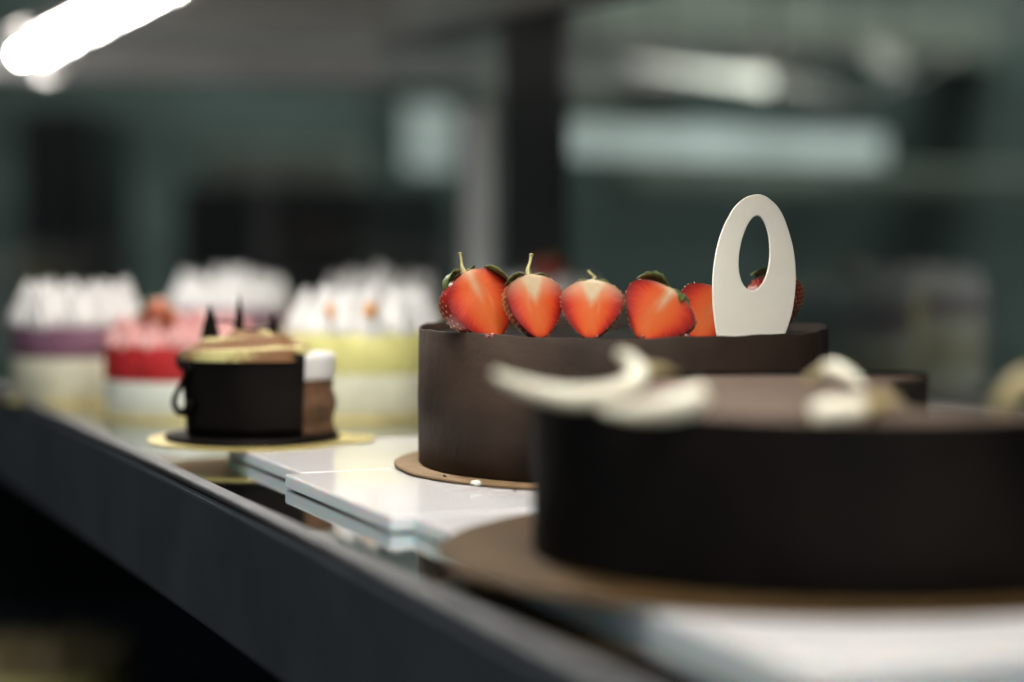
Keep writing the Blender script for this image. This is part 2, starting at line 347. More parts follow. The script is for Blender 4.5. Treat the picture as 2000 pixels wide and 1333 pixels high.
lp = smooth_path([(0, TY1 - .89, -.006), (0, TY1 - .93, -.022), (0, TY1 - .99, -.026), (0, TY1 - 1.05, -.012), (0, TY1 - 1.07, .006)], 8)
MB().tube(lp, 0.0042, 10).build('cable', M['cable'], lamp)
mb = MB(); mb.lathe([(0, -.008), (.005, -.006), (.0065, 0), (.005, .006), (0, .008)], 20); mb.v = [(a, b + TY1 - .125, c - .037) for a, b, c in mb.v]
mb.build('plug', M['cable'], lamp)
MB().box(-.014, -.004, TY1 - .16, TY1 - .12, .008, .0245, b=.001).build('bracket', M['black'], lamp)

# white acrylic trays on the mirror shelf
def tray(x0, x1, y0, y1, label):
    mb = MB(); mb.box(x0, x1, y0, y1, 0.0006, 0.0082, b=0.0012)
    o = mb.build('acrylic_tray', [M['acrylic'], M['acrylic_edge']])
    for p in o.data.polygons:
        p.material_index = 0 if abs(p.normal.z) > 0.5 else 1
    return tag(o, label, 'tray', 'white trays along the shelf')
tray(0.345, 0.88, 1.182, 1.343, 'narrow white acrylic tray under the chocolate cup dessert')
tray(0.335, 0.88, 0.994, 1.178, 'white acrylic tray under the strawberry topped cake')
tray(0.345, 0.88, 0.605, 0.990, 'large white acrylic tray under the nearest cake with curls')
TZ = 0.0084

# ================================================================== strawberry cake
SC_D, SC_X, SC_R, SC_TOP = 1.265, 1215, 0.1177, 0.0882
base = ld(SC_X, SC_D, TZ)
bd = thing('cake_board', base, 'thin round tan board under the strawberry topped cake', 'cake board', 'boards under the cakes')
rag = lambda a, z: 1 + 0.003*sin(9*a) + 0.002*sin(23*a + 1)
MB().lathe([(0, 0), (0.130, 0), (0.1315, .001), (0.130, .002), (0, .002)], 96, fn=rag).build('card_disc', M['kraft'], bd)
cake = thing('strawberry_cake', base + Vector((0, 0, .0022)), 'round cake in a tall matte chocolate collar topped with halved strawberries', 'cake')
hz = SC_TOP - base.z - .0022
irr = lambda a, z: 1 + 0.004*sin(3*a + 1) + 0.0025*sin(7*a) + 0.002*(z/0.08)*sin(11*a + 2)
mbc = MB().lathe([(SC_R - .0022, .0003), (SC_R, .0006), (SC_R + .0004, hz*.5), (SC_R - .0003, hz - .0006), (SC_R - .0010, hz), (SC_R - .0019, hz - .0006), (SC_R - .0022, hz - .012), (SC_R - .0022, .0003)], 128, fn=irr)
for i, (x, y, z) in enumerate(mbc.v):
    if z > hz - .004:
        a = math.atan2(y, x); mbc.v[i] = (x, y, z + .0005*sin(5*a + 1) + .00035*sin(13*a) + .0002*sin(31*a))
mbc.build('chocolate_collar', M['collar'], cake)
FILL = hz - 0.0055
MB().lathe([(0, .0004), (SC_R - .003, .0004), (SC_R - .003, FILL - .002), (SC_R - .006, FILL), (0, FILL)], 96, fn=irr).build('filling', M['glaze'], cake)
FILLZ = base.z + .0022 + FILL

# ---- strawberries
PROFILE = ((0, 0), (.025, .075), (.07, .145), (.15, .235), (.28, .345), (.42, .435), (.56, .488), (.67, .50), (.77, .475), (.86, .405), (.93, .30), (.98, .18), (1, .08))
def berry_width(v):                     # v: 0 tip .. 1 shoulder, half width
    for (a, p), (b, q) in zip(PROFILE, PROFILE[1:]):
        if v <= b: return p + (q - p)*(v - a)/(b - a)
    return PROFILE[-1][1]
def leaf_mesh(L_, W, bend, twist=0.0, n=9):
    mb = MB(); vs = []
    for i in range(n + 1):
        t = i / n; a = bend * t
        x = L_ * (sin(a) / bend if abs(bend) > 1e-3 else t); z = L_ * ((1 - cos(a)) / bend if abs(bend) > 1e-3 else 0)
        wd = 1.3*W * sin(pi * min(1, t**0.75))**0.8 * (1 + .14*sin(t*26)) + W*0.03
        for s_ in (-1, -.5, 0, .5, 1):
            vs.append(Vector((x, s_*wd*cos(twist*t), -z + abs(s_)*wd*0.35 + s_*wd*sin(twist*t))))
    k = 5; fs = [(i*k + j, i*k + j + 1, (i+1)*k + j + 1, (i+1)*k + j) for i in range(n) for j in range(k - 1)]
    mb.add(vs, fs); return mb
def solid(o, t=0.0004):
    d = o.modifiers.new('t', 'SOLIDIFY'); d.thickness = t; d.offset = 0; return o
CUT = 0.085                             # the flat cut runs this share of the width in front of the axis
def strawberry(name, loc, H, wid, roll, yaw, pitch, label, core=1.0, stem=0.0, stem_tilt=0.0, leaves=(), half=True, group='halved strawberries on the cake', depth=0.5, seed=0):
    """local frame: x right, z up along the axis (tip at 0), the cut face looks along -y"""
    rnd = random.Random(seed)
    t = thing(name, loc, label, 'strawberry', group)
    t.rotation_euler = (Matrix.Rotation(ROT + yaw, 4, 'Z') @ Matrix.Rotation(pitch, 4, 'X') @ Matrix.Rotation(roll, 4, 'Y')).to_euler()
    nz, na = 30, 26
    wf = lambda v: berry_width(v) * wid * (1 + .03*sin(5*v + seed))
    V = [0.0] + [(i / nz)**1.25 for i in range(1, nz + 1)]
    zoff = lambda v: H * v
    mb = MB(); vs = []; cut = lambda v: math.asin(min(.9, CUT*wid/max(1e-6, wf(v)))) if half else 0.0
    def span(v):
        return (-cut(v), pi + cut(v)) if half else (0, 2*pi)
    for v in V:
        a0, a1 = span(v)
        for k in range(na + 1):
            a = a0 + (a1 - a0) * k / na
            r = wf(v) * (1 + .02*sin(3*a + seed))
            vs.append((r*cos(a), r*sin(a)*(depth/0.5), zoff(v)))
    fs = [(i*(na+1)+k, i*(na+1)+k+1, (i+1)*(na+1)+k+1, (i+1)*(na+1)+k) for i in range(nz) for k in range(na)]
    top = len(vs); vs.append((0, 0, zoff(1.0) - H*.02)); fs += [(nz*(na+1)+k, nz*(na+1)+k+1, top) for k in range(na)]
    mb.add(vs, fs, 0)
    # seeds sit in the skin
    rows = 13
    for i in range(rows):
        v = 0.07 + 0.84 * i / (rows - 1); m_ = max(4, int(19*wf(v)/(0.5*wid)))
        a0, a1 = span(v)
        for k in range(m_):
            a = a0 + (a1 - a0) * (k + (.5 if i % 2 else .03) + rnd.uniform(-.08, .08)) / m_
            r = wf(v)*(1 + .02*sin(3*a + seed)) + .0001
            c = Vector((r*cos(a), r*sin(a)*(depth/.5), zoff(v))); nrm = Vector((cos(a), sin(a), -.25)).normalized()
            s1 = nrm.cross(Vector((0, 0, 1))).normalized(); s2 = s1.cross(nrm)
            ring = [c + s1*(.00048*cos(q)) + s2*(.00080*sin(q)) for q in [j*pi/3 for j in range(6)]]
            mb.add(ring + [c + nrm*.00055], [(j, (j+1) % 6, 6) for j in range(6)], 1)
    mb.build('skin', [M['skin'], M['seed']], t)
    if half:
        me_v = []; rr = []; ang = []; cr = []; nx = 24
        for v in V:
            for k in range(nx + 1):
                s_ = -1 + 2*k/nx; q = cut(v); w0 = wf(v)*(1 + .02*sin((-3*q if s_ > 0 else 3*(pi + q)) + seed)); r = w0*cos(q); yb = -w0*sin(q)*(depth/.5)
                x = s_*r; z = zoff(v)
                me_v.append((x, yb - 0.00005 - .0004*(1 - s_*s_)*sin(pi*min(1, v)), z))
                edge = max(abs(s_)**1.05, (1 - min(1, v/.30))**1.6 * .92 + .0*v, (max(0, v - .90)/.10)**2*.55)
                rr.append(min(1, edge)); ang.append(math.atan2(x, z - H*.75)*3.2)
                ww = abs(x)/(H*.5)
                cone = max(0, 1 - ww/(0.12 + .30*max(0, v - .52)*1.6*core)) * max(0, min(1, (v - .50)/.26))
                slit = max(0, 1 - abs(abs(x)/H - .125*(1 - abs(v - .55)*1.1))*26) * max(0, min(1, (v - .30)/.2)) * max(0, min(1, (.88 - v)/.2)) * (.16 if x*(1 if seed % 2 else -1) > 0 else .03)
                shoulder = max(0, (v - (.84 if core < 1 else .58))/(.16 if core < 1 else .42))**1.4 * .62 * core * (1 - .35*abs(s_)**3)
                cr.append(min(1, cone*1.05*min(1, core) + slit + shoulder))
        fs = [(i*(nx+1)+k, i*(nx+1)+k+1, (i+1)*(nx+1)+k+1, (i+1)*(nx+1)+k) for i in range(nz) for k in range(nx)]
        mb = MB().add(me_v, fs); o = mb.build('cut_face', M['flesh'], t)
        for nm, dat in (('rr', rr), ('ang', ang), ('core', cr)):
            a_ = o.data.attributes.new(nm, 'FLOAT', 'POINT'); a_.data.foreach_set('value', dat)
    topz = zoff(1.0)
    if stem:
        p = [(0, .001, topz - .001), (.0003, .001, topz + stem*.3), (sin(stem_tilt)*stem*.6, .001, topz + stem*.62), (sin(stem_tilt)*stem, .001, topz + stem*cos(stem_tilt))]
        q = smooth_path(p, 8); n = len(q)
        MB().tube(q, [.0019*(1 - .55*min(1, i/n*2.2)) + (.00035 if i > n - 3 else 0) for i in range(n)], 10).build('stem', M['stem'], t)
    for (dirx, diry, L_, W, bend, el, tw, *off) in leaves:
        o = solid(leaf_mesh(L_, W, bend, tw).build('leaf', M['leaf'], t))
        az = math.atan2(diry, dirx)
        o.matrix_local = Matrix.Translation(Vector((cos(az)*.0025, sin(az)*.0025 + .0005, topz - .0002)) + Vector(off[0] if off else (0, 0, 0))) @ Matrix.Rotation(az, 4, 'Z') @ Matrix.Rotation(-el, 4, 'Y')
    if half:                                # small sepals lying round the neck
        for k in range(4):
            az = pi*(.08 + .28*k) + rnd.uniform(-.15, .15)
            o = solid(leaf_mesh(.0075 + rnd.uniform(0, .003), .0022, 1.2 + rnd.uniform(-.3, .8)).build('leaf', M['leaf'], t))
            o.matrix_local = Matrix.Translation((cos(az)*.002, sin(az)*.002 + .0005, topz - .0004)) @ Matrix.Rotation(az, 4, 'Z') @ Matrix.Rotation(-rnd.uniform(-.05, .35), 4, 'Y')
    return t
# each: column and row of the tip, berry height in pixels
def place_berry(px, py, hpx, wpx, d, **k):
    s = d / F_PX
    return strawberry('strawberry_half', at_d(px, py, d), hpx*s, wpx*s, **k)
D2 = pi/180
place_berry(970, 667, 148, 158, 1.1980, roll=-20*D2, yaw=30*D2, pitch=-15*D2, core=.55, stem=.0115, stem_tilt=.25, seed=1, label='halved strawberry with a curled leaf and upright stem, at the left end of the row',
    leaves=((-1, .1, .020, .0040, 2.7, .75, .4), (1, -.30, .0200, .0048, .35, -.82, .4, (.0080, -.0035, -.0010)), (-.6, .8, .010, .003, 1.2, .3, 0), (.8, .5, .011, .0026, .4, .25, 0), (.1, .9, .008, .003, .4, .3, 0)))
place_berry(1054, 667, 133, 124, 1.1740, roll=-3*D2, yaw=22*D2, pitch=-16*D2, core=1.35, stem=.0125, stem_tilt=.30, seed=2, label='halved strawberry with a white heart and slanting stem, second in the row',
    leaves=((-1, .1, .0135, .0034, .9, .10, .3), (1, .1, .0135, .003, 1.3, .05, .3), (.2, .9, .009, .003, .8, .2, 0), (-.5, .8, .01, .003, .7, .1, 0)))
place_berry(1152, 667, 121, 126, 1.1650, roll=2*D2, yaw=-8*D2, pitch=-14*D2, core=1.5, stem=.0065, stem_tilt=-.55, seed=3, label='halved strawberry with pale shoulders and a bent short stem, third in the row',
    leaves=((-1, .3, .010, .0025, 1.0, .0, .3), (1, .3, .012, .0025, 1.2, -.05, .3), (.2, .9, .008, .003, .8, .2, 0)))
place_berry(1248, 667, 121, 150, 1.1720, roll=32*D2, yaw=-12*D2, pitch=-14*D2, core=.7, stem=0, seed=4, label='halved strawberry leaning right with a green leaf on its shoulder, fourth in the row',
    leaves=((-1, .0, .0195, .0050, .9, .18, .5), (1, .0, .013, .0034, 1.3, .10, .4), (.5, .8, .011, .003, .9, .25, 0), (-.5, .9, .012, .004, .8, .4, 0), (.6, -.5, .010, .0028, 1.2, .15, .3)))
place_berry(1352, 667, 116, 140, 1.2180, roll=33*D2, yaw=-10*D2, pitch=-12*D2, core=.5, stem=0, seed=5, label='halved strawberry partly hidden behind the white oval plaque',
    leaves=((1, .2, .010, .003, 1.2, .1, .3), (-.3, .8, .010, .003, .8, .2, 0)))
strawberry('strawberry_half', at_d(1521, 650, 1.258), .0345, .0345, roll=8*D2, yaw=205*D2, pitch=4*D2, label='strawberry seen from its skin side behind the white oval plaque', seed=6, core=.7, half=True,
    leaves=((-1, .2, .014, .0034, 1.5, .15, .3), (-.9, -.4, .018, .0040, 1.9, .1, .5), (1, .2, .013, .0036, .9, .5, .4), (.1, -.9, .012, .003, .9, .2, 0)))
# jelly drops at the feet of the berries
for px, py, d in ((952, 657, 1.160), (962, 655, 1.160), (1256, 658, 1.158), (1341, 656, 1.160), (1203, 640, 1.18)):
    p = at_d(px, py, d); o = MB().lathe([(0, -.0012), (.0011, -.0007), (.0015, 0), (.0010, .0008), (0, .0011)], 16, fn=lambda a, z: 1 + .25*sin(2*a)).build('jelly_drop', M['jelly'])
    o.location = p; tag(o, 'tiny clear jelly drop at the foot of a halved strawberry', 'jelly drop', 'jelly drops on the strawberry cake')

# ---- white chocolate plaque
def plaque():
    t = thing('chocolate_plaque', at_d(1474, 664, 1.1975), 'white chocolate oval plaque with an oval hole standing in the strawberry cake', 'cake plaque')
    t.rotation_euler = (radians(-8), 0, ROT + radians(7))
    s = 1.1975 / F_PX / cos(radians(7)); sy = 1.1975 / F_PX * 1.012
    # outline by left and right edge per row (photograph pixels about 1474, 664)
    rows = [(664, 1402, 1530), (640, 1398, 1541), (610, 1395, 1551), (570, 1393.5, 1558), (530, 1396, 1560), (490, 1403, 1557), (455, 1414, 1549), (425, 1428, 1539), (404, 1442, 1527), (392, 1455, 1515), (384, 1468, 1504)]
    outer = [((r - 1474)*s, (664 - y)*sy) for y, l, r in rows] + [(0.0145*1488/1488*0 + (1488 - 1474)*s, (664 - 380)*sy)] + [((l - 1474)*s, (664 - y)*sy) for y, l, r in rows[::-1]]
    inner = []
    for i in range(48):
        a = 2*pi*i/48; x = 30.5*cos(a)*(1 + .12*sin(a)*-1); y = 73*sin(a)
        inner.append(((1479 + x + y*.10 - 1474)*s, (664 - 495 + y)*sy))
    def dense(poly, n):
        P = [Vector((x, y, 0)) for x, y in poly]; P.append(P[0]); ln = [0]
        for i in range(len(P) - 1): ln.append(ln[-1] + (P[i+1] - P[i]).length)
        out = []; j = 0
        for k in range(n):
            q = ln[-1]*k/n
            while ln[j+1] < q: j += 1
            f = (q - ln[j])/max(1e-9, ln[j+1] - ln[j]); p = P[j].lerp(P[j+1], f); out.append((p.x, p.y))
        return out
    # smooth the sides of the outline
    pts = smooth_path([(x, y, 0) for x, y in outer], 6); outer = [(p.x, p.y) for p in pts]
    cx, cy = (1479 - 1474)*s, (664 - 495)*sy
    def byangle(poly, n):
        res = []
        for k in range(n):
            a = 2*pi*k/n; d = Vector((cos(a), sin(a))); best = 0
            for i in range(len(poly)):
                p = Vector(poly[i]) - Vector((cx, cy)); q = Vector(poly[(i+1) % len(poly)]) - Vector((cx, cy)); e = q - p
                den = d.x*e.y - d.y*e.x
                if abs(den) < 1e-12: continue
                tt = (p.x*e.y - p.y*e.x)/den; u = (p.x*d.y - p.y*d.x)/den
                if tt > best and -1e-6 <= u <= 1 + 1e-6: best = tt
            res.append((cx + d.x*best, cy + d.y*best))
        return res
    n = 160; O = byangle(outer, n); I = byangle(inner, n); th = .0030
    vs = [(x, 0, z) for x, z in O] + [(x, 0, z) for x, z in I] + [(x, th, z) for x, z in O] + [(x, th, z) for x, z in I]
    fs = []
    for k in range(n):
        q = (k + 1) % n
        fs += [(k, q, n+q, n+k), (2*n+k, 3*n+k, 3*n+q, 2*n+q), (k, 2*n+k, 2*n+q, q), (n+k, n+q, 3*n+q, 3*n+k)]
    mb = MB().add(vs, fs, 0, False); mb.build('plaque_plate', M['white'], t, bevel=.0006)
plaque()

# ================================================================== nearest cake with white curls
ND, NX, NR, NTOP = 0.936, 1640, 0.1306, 0.0750
nb = ld(NX, ND, TZ)
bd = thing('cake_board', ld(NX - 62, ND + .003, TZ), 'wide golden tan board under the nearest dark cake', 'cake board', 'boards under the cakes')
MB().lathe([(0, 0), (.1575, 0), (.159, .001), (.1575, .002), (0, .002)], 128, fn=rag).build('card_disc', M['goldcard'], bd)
nc = thing('dark_cake', nb + Vector((0, 0, .0022)), 'large dark chocolate cake with white curls and a slice missing, nearest of all', 'cake')
nh = NTOP - nb.z - .0022
A1 = math.atan2(.115, .060); A2 = math.atan2(-.079, .104)      # rim directions of the cut
def foot(r):
    arc = [(r*cos(a), r*sin(a)) for a in [A1 + (2*pi + A2 - A1)*i/140 for i in range(141)]]
    return arc
arc = foot(NR - .003)
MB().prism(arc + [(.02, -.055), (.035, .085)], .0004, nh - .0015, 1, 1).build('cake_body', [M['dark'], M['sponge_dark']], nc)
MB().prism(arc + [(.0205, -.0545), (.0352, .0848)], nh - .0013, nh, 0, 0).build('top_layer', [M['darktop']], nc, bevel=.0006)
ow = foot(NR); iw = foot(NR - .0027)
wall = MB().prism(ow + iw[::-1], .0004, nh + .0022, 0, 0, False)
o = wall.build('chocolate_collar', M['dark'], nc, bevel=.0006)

def curl(px_path, d_path, rad_px, label, flat=.55, olive=None, m='curl'):
    """a rolled shaving: a bent tapering body following points of the photograph, each at its own depth on the cake"""
    n = 12
    pts = smooth_path([at_d(x, y, d) for (x, y), d in zip(px_path, d_path)], n)
    rp = []
    for i in range(len(rad_px) - 1):
        rp += [rad_px[i] + (rad_px[i+1] - rad_px[i])*k/n for k in range(n)]
    rp.append(rad_px[-1])
    dm = sum(d_path)/len(d_path)
    rad = [max(2.2, .72*r - 3)*dm/F_PX for r in rp]
    # rounded ends
    c0 = pts[0]
    o_ = MB().tube([p - c0 for p in pts], rad, 18, flat=flat, up=FWD).build('curl_body', M[m])
    o_.name = 'chocolate_curl'; o_.location = c0
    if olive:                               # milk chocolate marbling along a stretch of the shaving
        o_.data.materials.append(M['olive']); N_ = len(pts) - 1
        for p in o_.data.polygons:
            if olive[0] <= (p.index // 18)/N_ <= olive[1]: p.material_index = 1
    d = o_.modifiers.new('s', 'SUBSURF'); d.levels = 1; d.render_levels = 1
    return tag(o_, label, 'chocolate curl', 'white chocolate curls on the nearest cake')
curl([(962, 728), (1000, 748), (1060, 768), (1130, 778), (1200, 768), (1245, 738), (1232, 705), (1205, 688)], [.86, .86, .862, .865, .875, .885, .89, .89], [12, 24, 32, 37, 36, 34, 25, 14], 'long white curl jutting over the left rim with a hooked end', flat=.8)
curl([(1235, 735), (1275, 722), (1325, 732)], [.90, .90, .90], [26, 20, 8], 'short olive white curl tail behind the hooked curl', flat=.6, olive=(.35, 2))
curl([(1170, 800), (1230, 806), (1290, 800), (1340, 788), (1378, 765)], [.835, .832, .83, .83, .832], [12, 26, 38, 45, 30], 'fat white curl lying in front of the long jutting curl', flat=.85)
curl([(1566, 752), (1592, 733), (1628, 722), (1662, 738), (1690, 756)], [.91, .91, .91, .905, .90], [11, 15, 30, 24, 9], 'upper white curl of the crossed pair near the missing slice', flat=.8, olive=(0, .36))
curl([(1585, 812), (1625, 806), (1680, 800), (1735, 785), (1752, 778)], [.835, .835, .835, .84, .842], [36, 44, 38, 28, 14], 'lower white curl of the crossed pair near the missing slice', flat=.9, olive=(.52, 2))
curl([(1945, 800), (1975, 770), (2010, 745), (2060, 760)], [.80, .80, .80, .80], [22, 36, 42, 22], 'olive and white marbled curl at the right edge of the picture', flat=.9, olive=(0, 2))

# ================================================================== chocolate cup dessert
cb = ld(490, 1.395, TZ)
g = thing('cake_board', cb, 'gold foil board with a pull tab under the chocolate cup', 'cake board', 'boards under the cakes')
poly = [(.0655*cos(a)*(1 + .006*cos(16*a)), .0655*sin(a)*(1 + .006*cos(16*a))) for a in [2*pi*i/160 for i in range(160)]]
MB().prism(poly, 0, .0016).build('foil_disc', M['gold'], g, bevel=.0005)
tabp = [(.052, -.018), (.062, -.022), (.070, -.020), (.0765, -.010), (.078, .004), (.0745, .016), (.066, .022), (.054, .020)]
tp = smooth_path([(x, y, 0) for x, y in tabp], 6)
MB().prism([(p.x, p.y) for p in tp], .0002, .0014).build('pull_tab', M['gold'], g, bevel=.0003)
cup = thing('chocolate_cup', cb + Vector((0, 0, .0018)), 'small dark chocolate cup dessert with a handle and cocoa dusted top', 'dessert')
MB().lathe([(0, 0), (.0545, 0), (.0555, .0013), (.0545, .0027), (0, .0030)], 96, fn=lambda a, z: 1 + .01*sin(3*a)).build('chocolate_base', M['dark'], cup)
CH = .0510; z0 = .0032
cxm = .0045                              # the oval body is set a little to the right
def oval(a, k=1.0): return (cxm + .0475*k*cos(a), .036*k*sin(a))
def taper(z): return 1.0 - .07*(1 - (z - z0)/CH)
# inside: sponge and white layer, open on the right
def ring_body(za, zb, k, m, name, wob=0.0, nz=14):
    mb = MB(); n = 72; vs = []; fs = []
    for j in range(nz + 1):
        z = za + (zb - za)*j/nz; kk = k*(1 + wob*sin(6.5*j/nz*pi*.5 + 2.2))
        if j in (0, nz): kk *= .985
        for i in range(n):
            a = 2*pi*i/n; q_ = kk*(1 + wob*.25*sin(5*a + 1)); x, y = .0095 + .0450*q_*cos(a), .0315*q_*sin(a); vs.append((x, y, z))
    for j in range(nz):
        for i in range(n): fs.append((j*n+i, j*n+(i+1) % n, (j+1)*n+(i+1) % n, (j+1)*n+i))
    fs += [tuple(range(n-1, -1, -1)), tuple(range(nz*n, nz*n + n))]
    mb.add(vs, fs); return mb.build(name, m, cup)
ring_body(z0, z0 + .0345, .955, M['sponge'], 'sponge_layer', wob=.03)
ring_body(z0 + .0347, z0 + CH, .965, M['cream'], 'cream_layer', nz=6)
# collar wraps the left and the front
n = 90; a0, a1 = radians(100), radians(311); vs = []; fs = []
for k, off in enumerate((1.04, .99)):
    for j in range(9):
        z = z0 + CH*j/8
        for i in range(n + 1):
            a = a0 + (a1 - a0)*i/n; x, y = oval(a, off*taper(z)); vs.append((x, y, z + .0010*(i/n)*(j/8)))
R_ = n + 1
for k in range(2):
    for j in range(8):
        for i in range(n):
            q = k*9*R_ + j*R_ + i; fs.append((q, q+1, q+1+R_, q+R_))
for i in range(n):
    for j in (0, 8): fs.append((j*R_+i, j*R_+i+1, 9*R_+j*R_+i+1, 9*R_+j*R_+i))
for j in range(8):
    for i in (0, n): fs.append((j*R_+i, (j+1)*R_+i, 9*R_+(j+1)*R_+i, 9*R_+j*R_+i))
MB().add(vs, fs).build('chocolate_wrap', M['dark'], cup)
# whipped top: low swirled dome, cocoa dusted
def dome_top(a, q):
    z = z0 + CH + .0005 + .0120*(1 - q**2.2)**.8 * (1 + .07*sin(2*a + 7*q)) + .0016*sin(q*16 + a)
    return z
vs = []; fs = []; nq = 34; n = 110
for j in range(nq + 1):
    q = j/nq
    for i in range(n):
        a = 2*pi*i/n; k_ = max(.001, q); c_ = cos(a); x = .0045 + (.0503*k_*c_ if c_ < 0 else .034*k_*c_**.55); y = .0386*k_*(sin(a) if c_ < 0 else math.copysign(abs(sin(a))**.8, sin(a))); vs.append((x, y, dome_top(a, q) if j < nq else z0 + CH - .0036))
for j in range(nq):
    for i in range(n): fs.append((j*n+i, j*n+(i+1) % n, (j+1)*n+(i+1) % n, (j+1)*n+i))
def topping_mat():
    m = mat('cocoa_dusted_cream', (.55, .48, .24), .7, bump=.6, bscale=420); nt = m.node_tree; b = nt.nodes['Principled BSDF']; L = nt.links.new
    tc = nt.nodes.new('ShaderNodeTexCoord'); mp = nt.nodes.new('ShaderNodeMapping'); L(tc.outputs['Object'], mp.inputs[0]); mp.inputs['Location'].default_value = (.004, .01, 0)
    mp.inputs['Scale'].default_value = (.8, 1.3, 1)
    wv = nt.nodes.new('ShaderNodeTexWave'); wv.wave_type = 'RINGS'; wv.rings_direction = 'Z'; wv.inputs['Scale'].default_value = 16; wv.inputs['Distortion'].default_value = 2.2; wv.inputs['Detail'].default_value = 3; wv.inputs['Detail Scale'].default_value = 60; wv.inputs['Phase Offset'].default_value = 1.2
    L(mp.outputs[0], wv.inputs[0])
    ns = nt.nodes.new('ShaderNodeTexNoise'); ns.inputs['Scale'].default_value = 500; ns.inputs['Detail'].default_value = 3; L(tc.outputs['Object'], ns.inputs[0])
    ad = nt.nodes.new('ShaderNodeMath'); ad.operation = 'MULTIPLY_ADD'; ad.inputs[1].default_value = .9; L(ns.outputs[0], ad.inputs[0]); L(wv.outputs[0], ad.inputs[2])
    r = nt.nodes.new('ShaderNodeValToRGB'); e = r.color_ramp.elements
    e[0].position = .58; e[0].color = (.50, .46, .19, 1); e[1].position = .92; e[1].color = (.16, .07, .02, 1)
    L(ad.outputs[0], r.inputs[0]); L(r.outputs[0], b.inputs['Base Color']); return m
MB().add(vs, fs).build('whipped_top', topping_mat(), cup)
# handle of piped chocolate on the left
hp = smooth_path([(-.0446, -.006, .051), (-.0420, -.015, .047), (-.0365, -.022, .0465), (-.0400, -.020, .038), (-.0462, -.014, .028), (-.0472, -.012, .0220), (-.0435, -.015, .0175), (-.0380, -.0215, .0195), (-.0355, -.0235, .0255)], 8)
MB().tube(hp, [.0018 + .0012*abs(cos(pi*i/(len(hp)-1)))**2 for i in range(len(hp))], 12).build('handle', M['dark'], cup)
# shards
def shard(x, y, h, wd, lean, yaw):
    zb = z0 + CH + .004
    vs = []
    for yy in (-.0008, .0008): vs += [(-wd, yy, 0), (wd, yy, 0), (wd*.55 + lean*.4, yy, h*.55), (lean, yy, h), (-wd*.6 + lean*.4, yy, h*.5)]
    fs = [(0, 1, 2, 3, 4), (9, 8, 7, 6, 5)] + [(i, (i+1) % 5, 5 + (i+1) % 5, 5 + i) for i in range(5)]
    o = MB().add(vs, fs, 0, False).build('chocolate_shard', M['dark'], cup, bevel=.0003); o.location = (x, y, zb); o.rotation_euler = (0, 0, yaw); return o
shard(-.028, .016, .027, .0072, -.0005, .2); shard(-.0105, .022, .0325, .0045, .0005, -.2); shard(.0125, .020, .0225, .0045, -.002, .4)
lp = smooth_path([(-.024, .012, z0 + CH + .020), (-.014, .010, z0 + CH + .019), (-.004, .010, z0 + CH + .0145), (.008, .010, z0 + CH + .0145), (.018, .012, z0 + CH + .020)], 8)
MB().tube(lp, .0008, 8).build('chocolate_thread', M['dark'], cup)

# ================================================================== cream cakes behind
def kiss_mesh(R, H, lobes=7):
    mb = MB(); prof = []
    for i in range(17):
        t = i/16; r = R*((1 - t)**.78)*(1 + .30*sin(pi*min(1, t*2.0))*.6) + .0002; prof.append((r, H*t))
    vs = []; n = 42
    for j, (r, z) in enumerate(prof):
        for i in range(n):
            a = 2*pi*i/n; rr = r*(1 + .15*cos(lobes*a + z/H*2.2)); vs.append((rr*cos(a) + .10*R*(z/H)**2, rr*sin(a), z))
    fs = [(j*n+i, j*n+(i+1) % n, (j+1)*n+(i+1) % n, (j+1)*n+i) for j in range(16) for i in range(n)]
    fs.append(tuple(range(16*n, 17*n))); fs.append(tuple(range(n-1, -1, -1)))
    return mb.add(vs, fs)
def copy_tree(o, parent=None):
    c = o.copy(); C.objects.link(c)
    if parent: c.parent = parent
    for ch in list(o.children): copy_tree(ch, c)
    return c
KISS = {}
def cream_cake(px, d, R, layers, top_z, rings, KR, KH, cream, label, name='cream_cake', z=0.0, board=True, blabel=None, seed=0, film=False):
    rnd = random.Random(seed); loc = ld(px, d, z)
    if board:
        b = thing('cake_board', loc + Vector((0, 0, .0003)), blabel, 'cake board', 'boards under the cakes')
        MB().lathe([(0, 0), (R + .006, 0), (R + .007, .0008), (R + .006, .0016), (0, .0016)], 72, fn=lambda a, z: 1 + .012*cos(20*a)).build('foil_disc', M['gold'], b)
    t = thing(name, loc + Vector((0, 0, .002)), label, 'cake', 'small layered cakes with piped cream')
    zs = 0.0
    for nm, m, z1 in layers:
        z1 -= .002
        MB().lathe([(0, zs), (R*.985, zs), (R, zs + .0012), (R*1.002, (zs+z1)/2), (R, z1 - .0012), (R*.985, z1), (0, z1)], 72, fn=lambda a, z: 1 + .005*sin(7*a + seed)).build(nm, M[m], t)
        zs = z1 + .0001
    key = (KR, KH, cream)
    first = None
    for (rad, cnt, dz) in rings:
        for k in range(cnt):
            a = 2*pi*(k + rnd.uniform(-.08, .08))/cnt + rad*50
            if key not in KISS:
                KISS[key] = kiss_mesh(KR, KH).build('cream_peak', M[cream], t); o = KISS[key]
            else:
                o = KISS[key].copy(); C.objects.link(o); o.parent = t; o.matrix_parent_inverse = Matrix.Identity(4)
            o.location = (rad*cos(a), rad*sin(a), zs + dz - .001)
            o.rotation_euler = (rnd.uniform(-.12, .12), rnd.uniform(-.12, .12), rnd.uniform(0, 6))
            sc = rnd.uniform(.9, 1.12); o.scale = (sc, sc, sc*rnd.uniform(.9, 1.1))
    return t
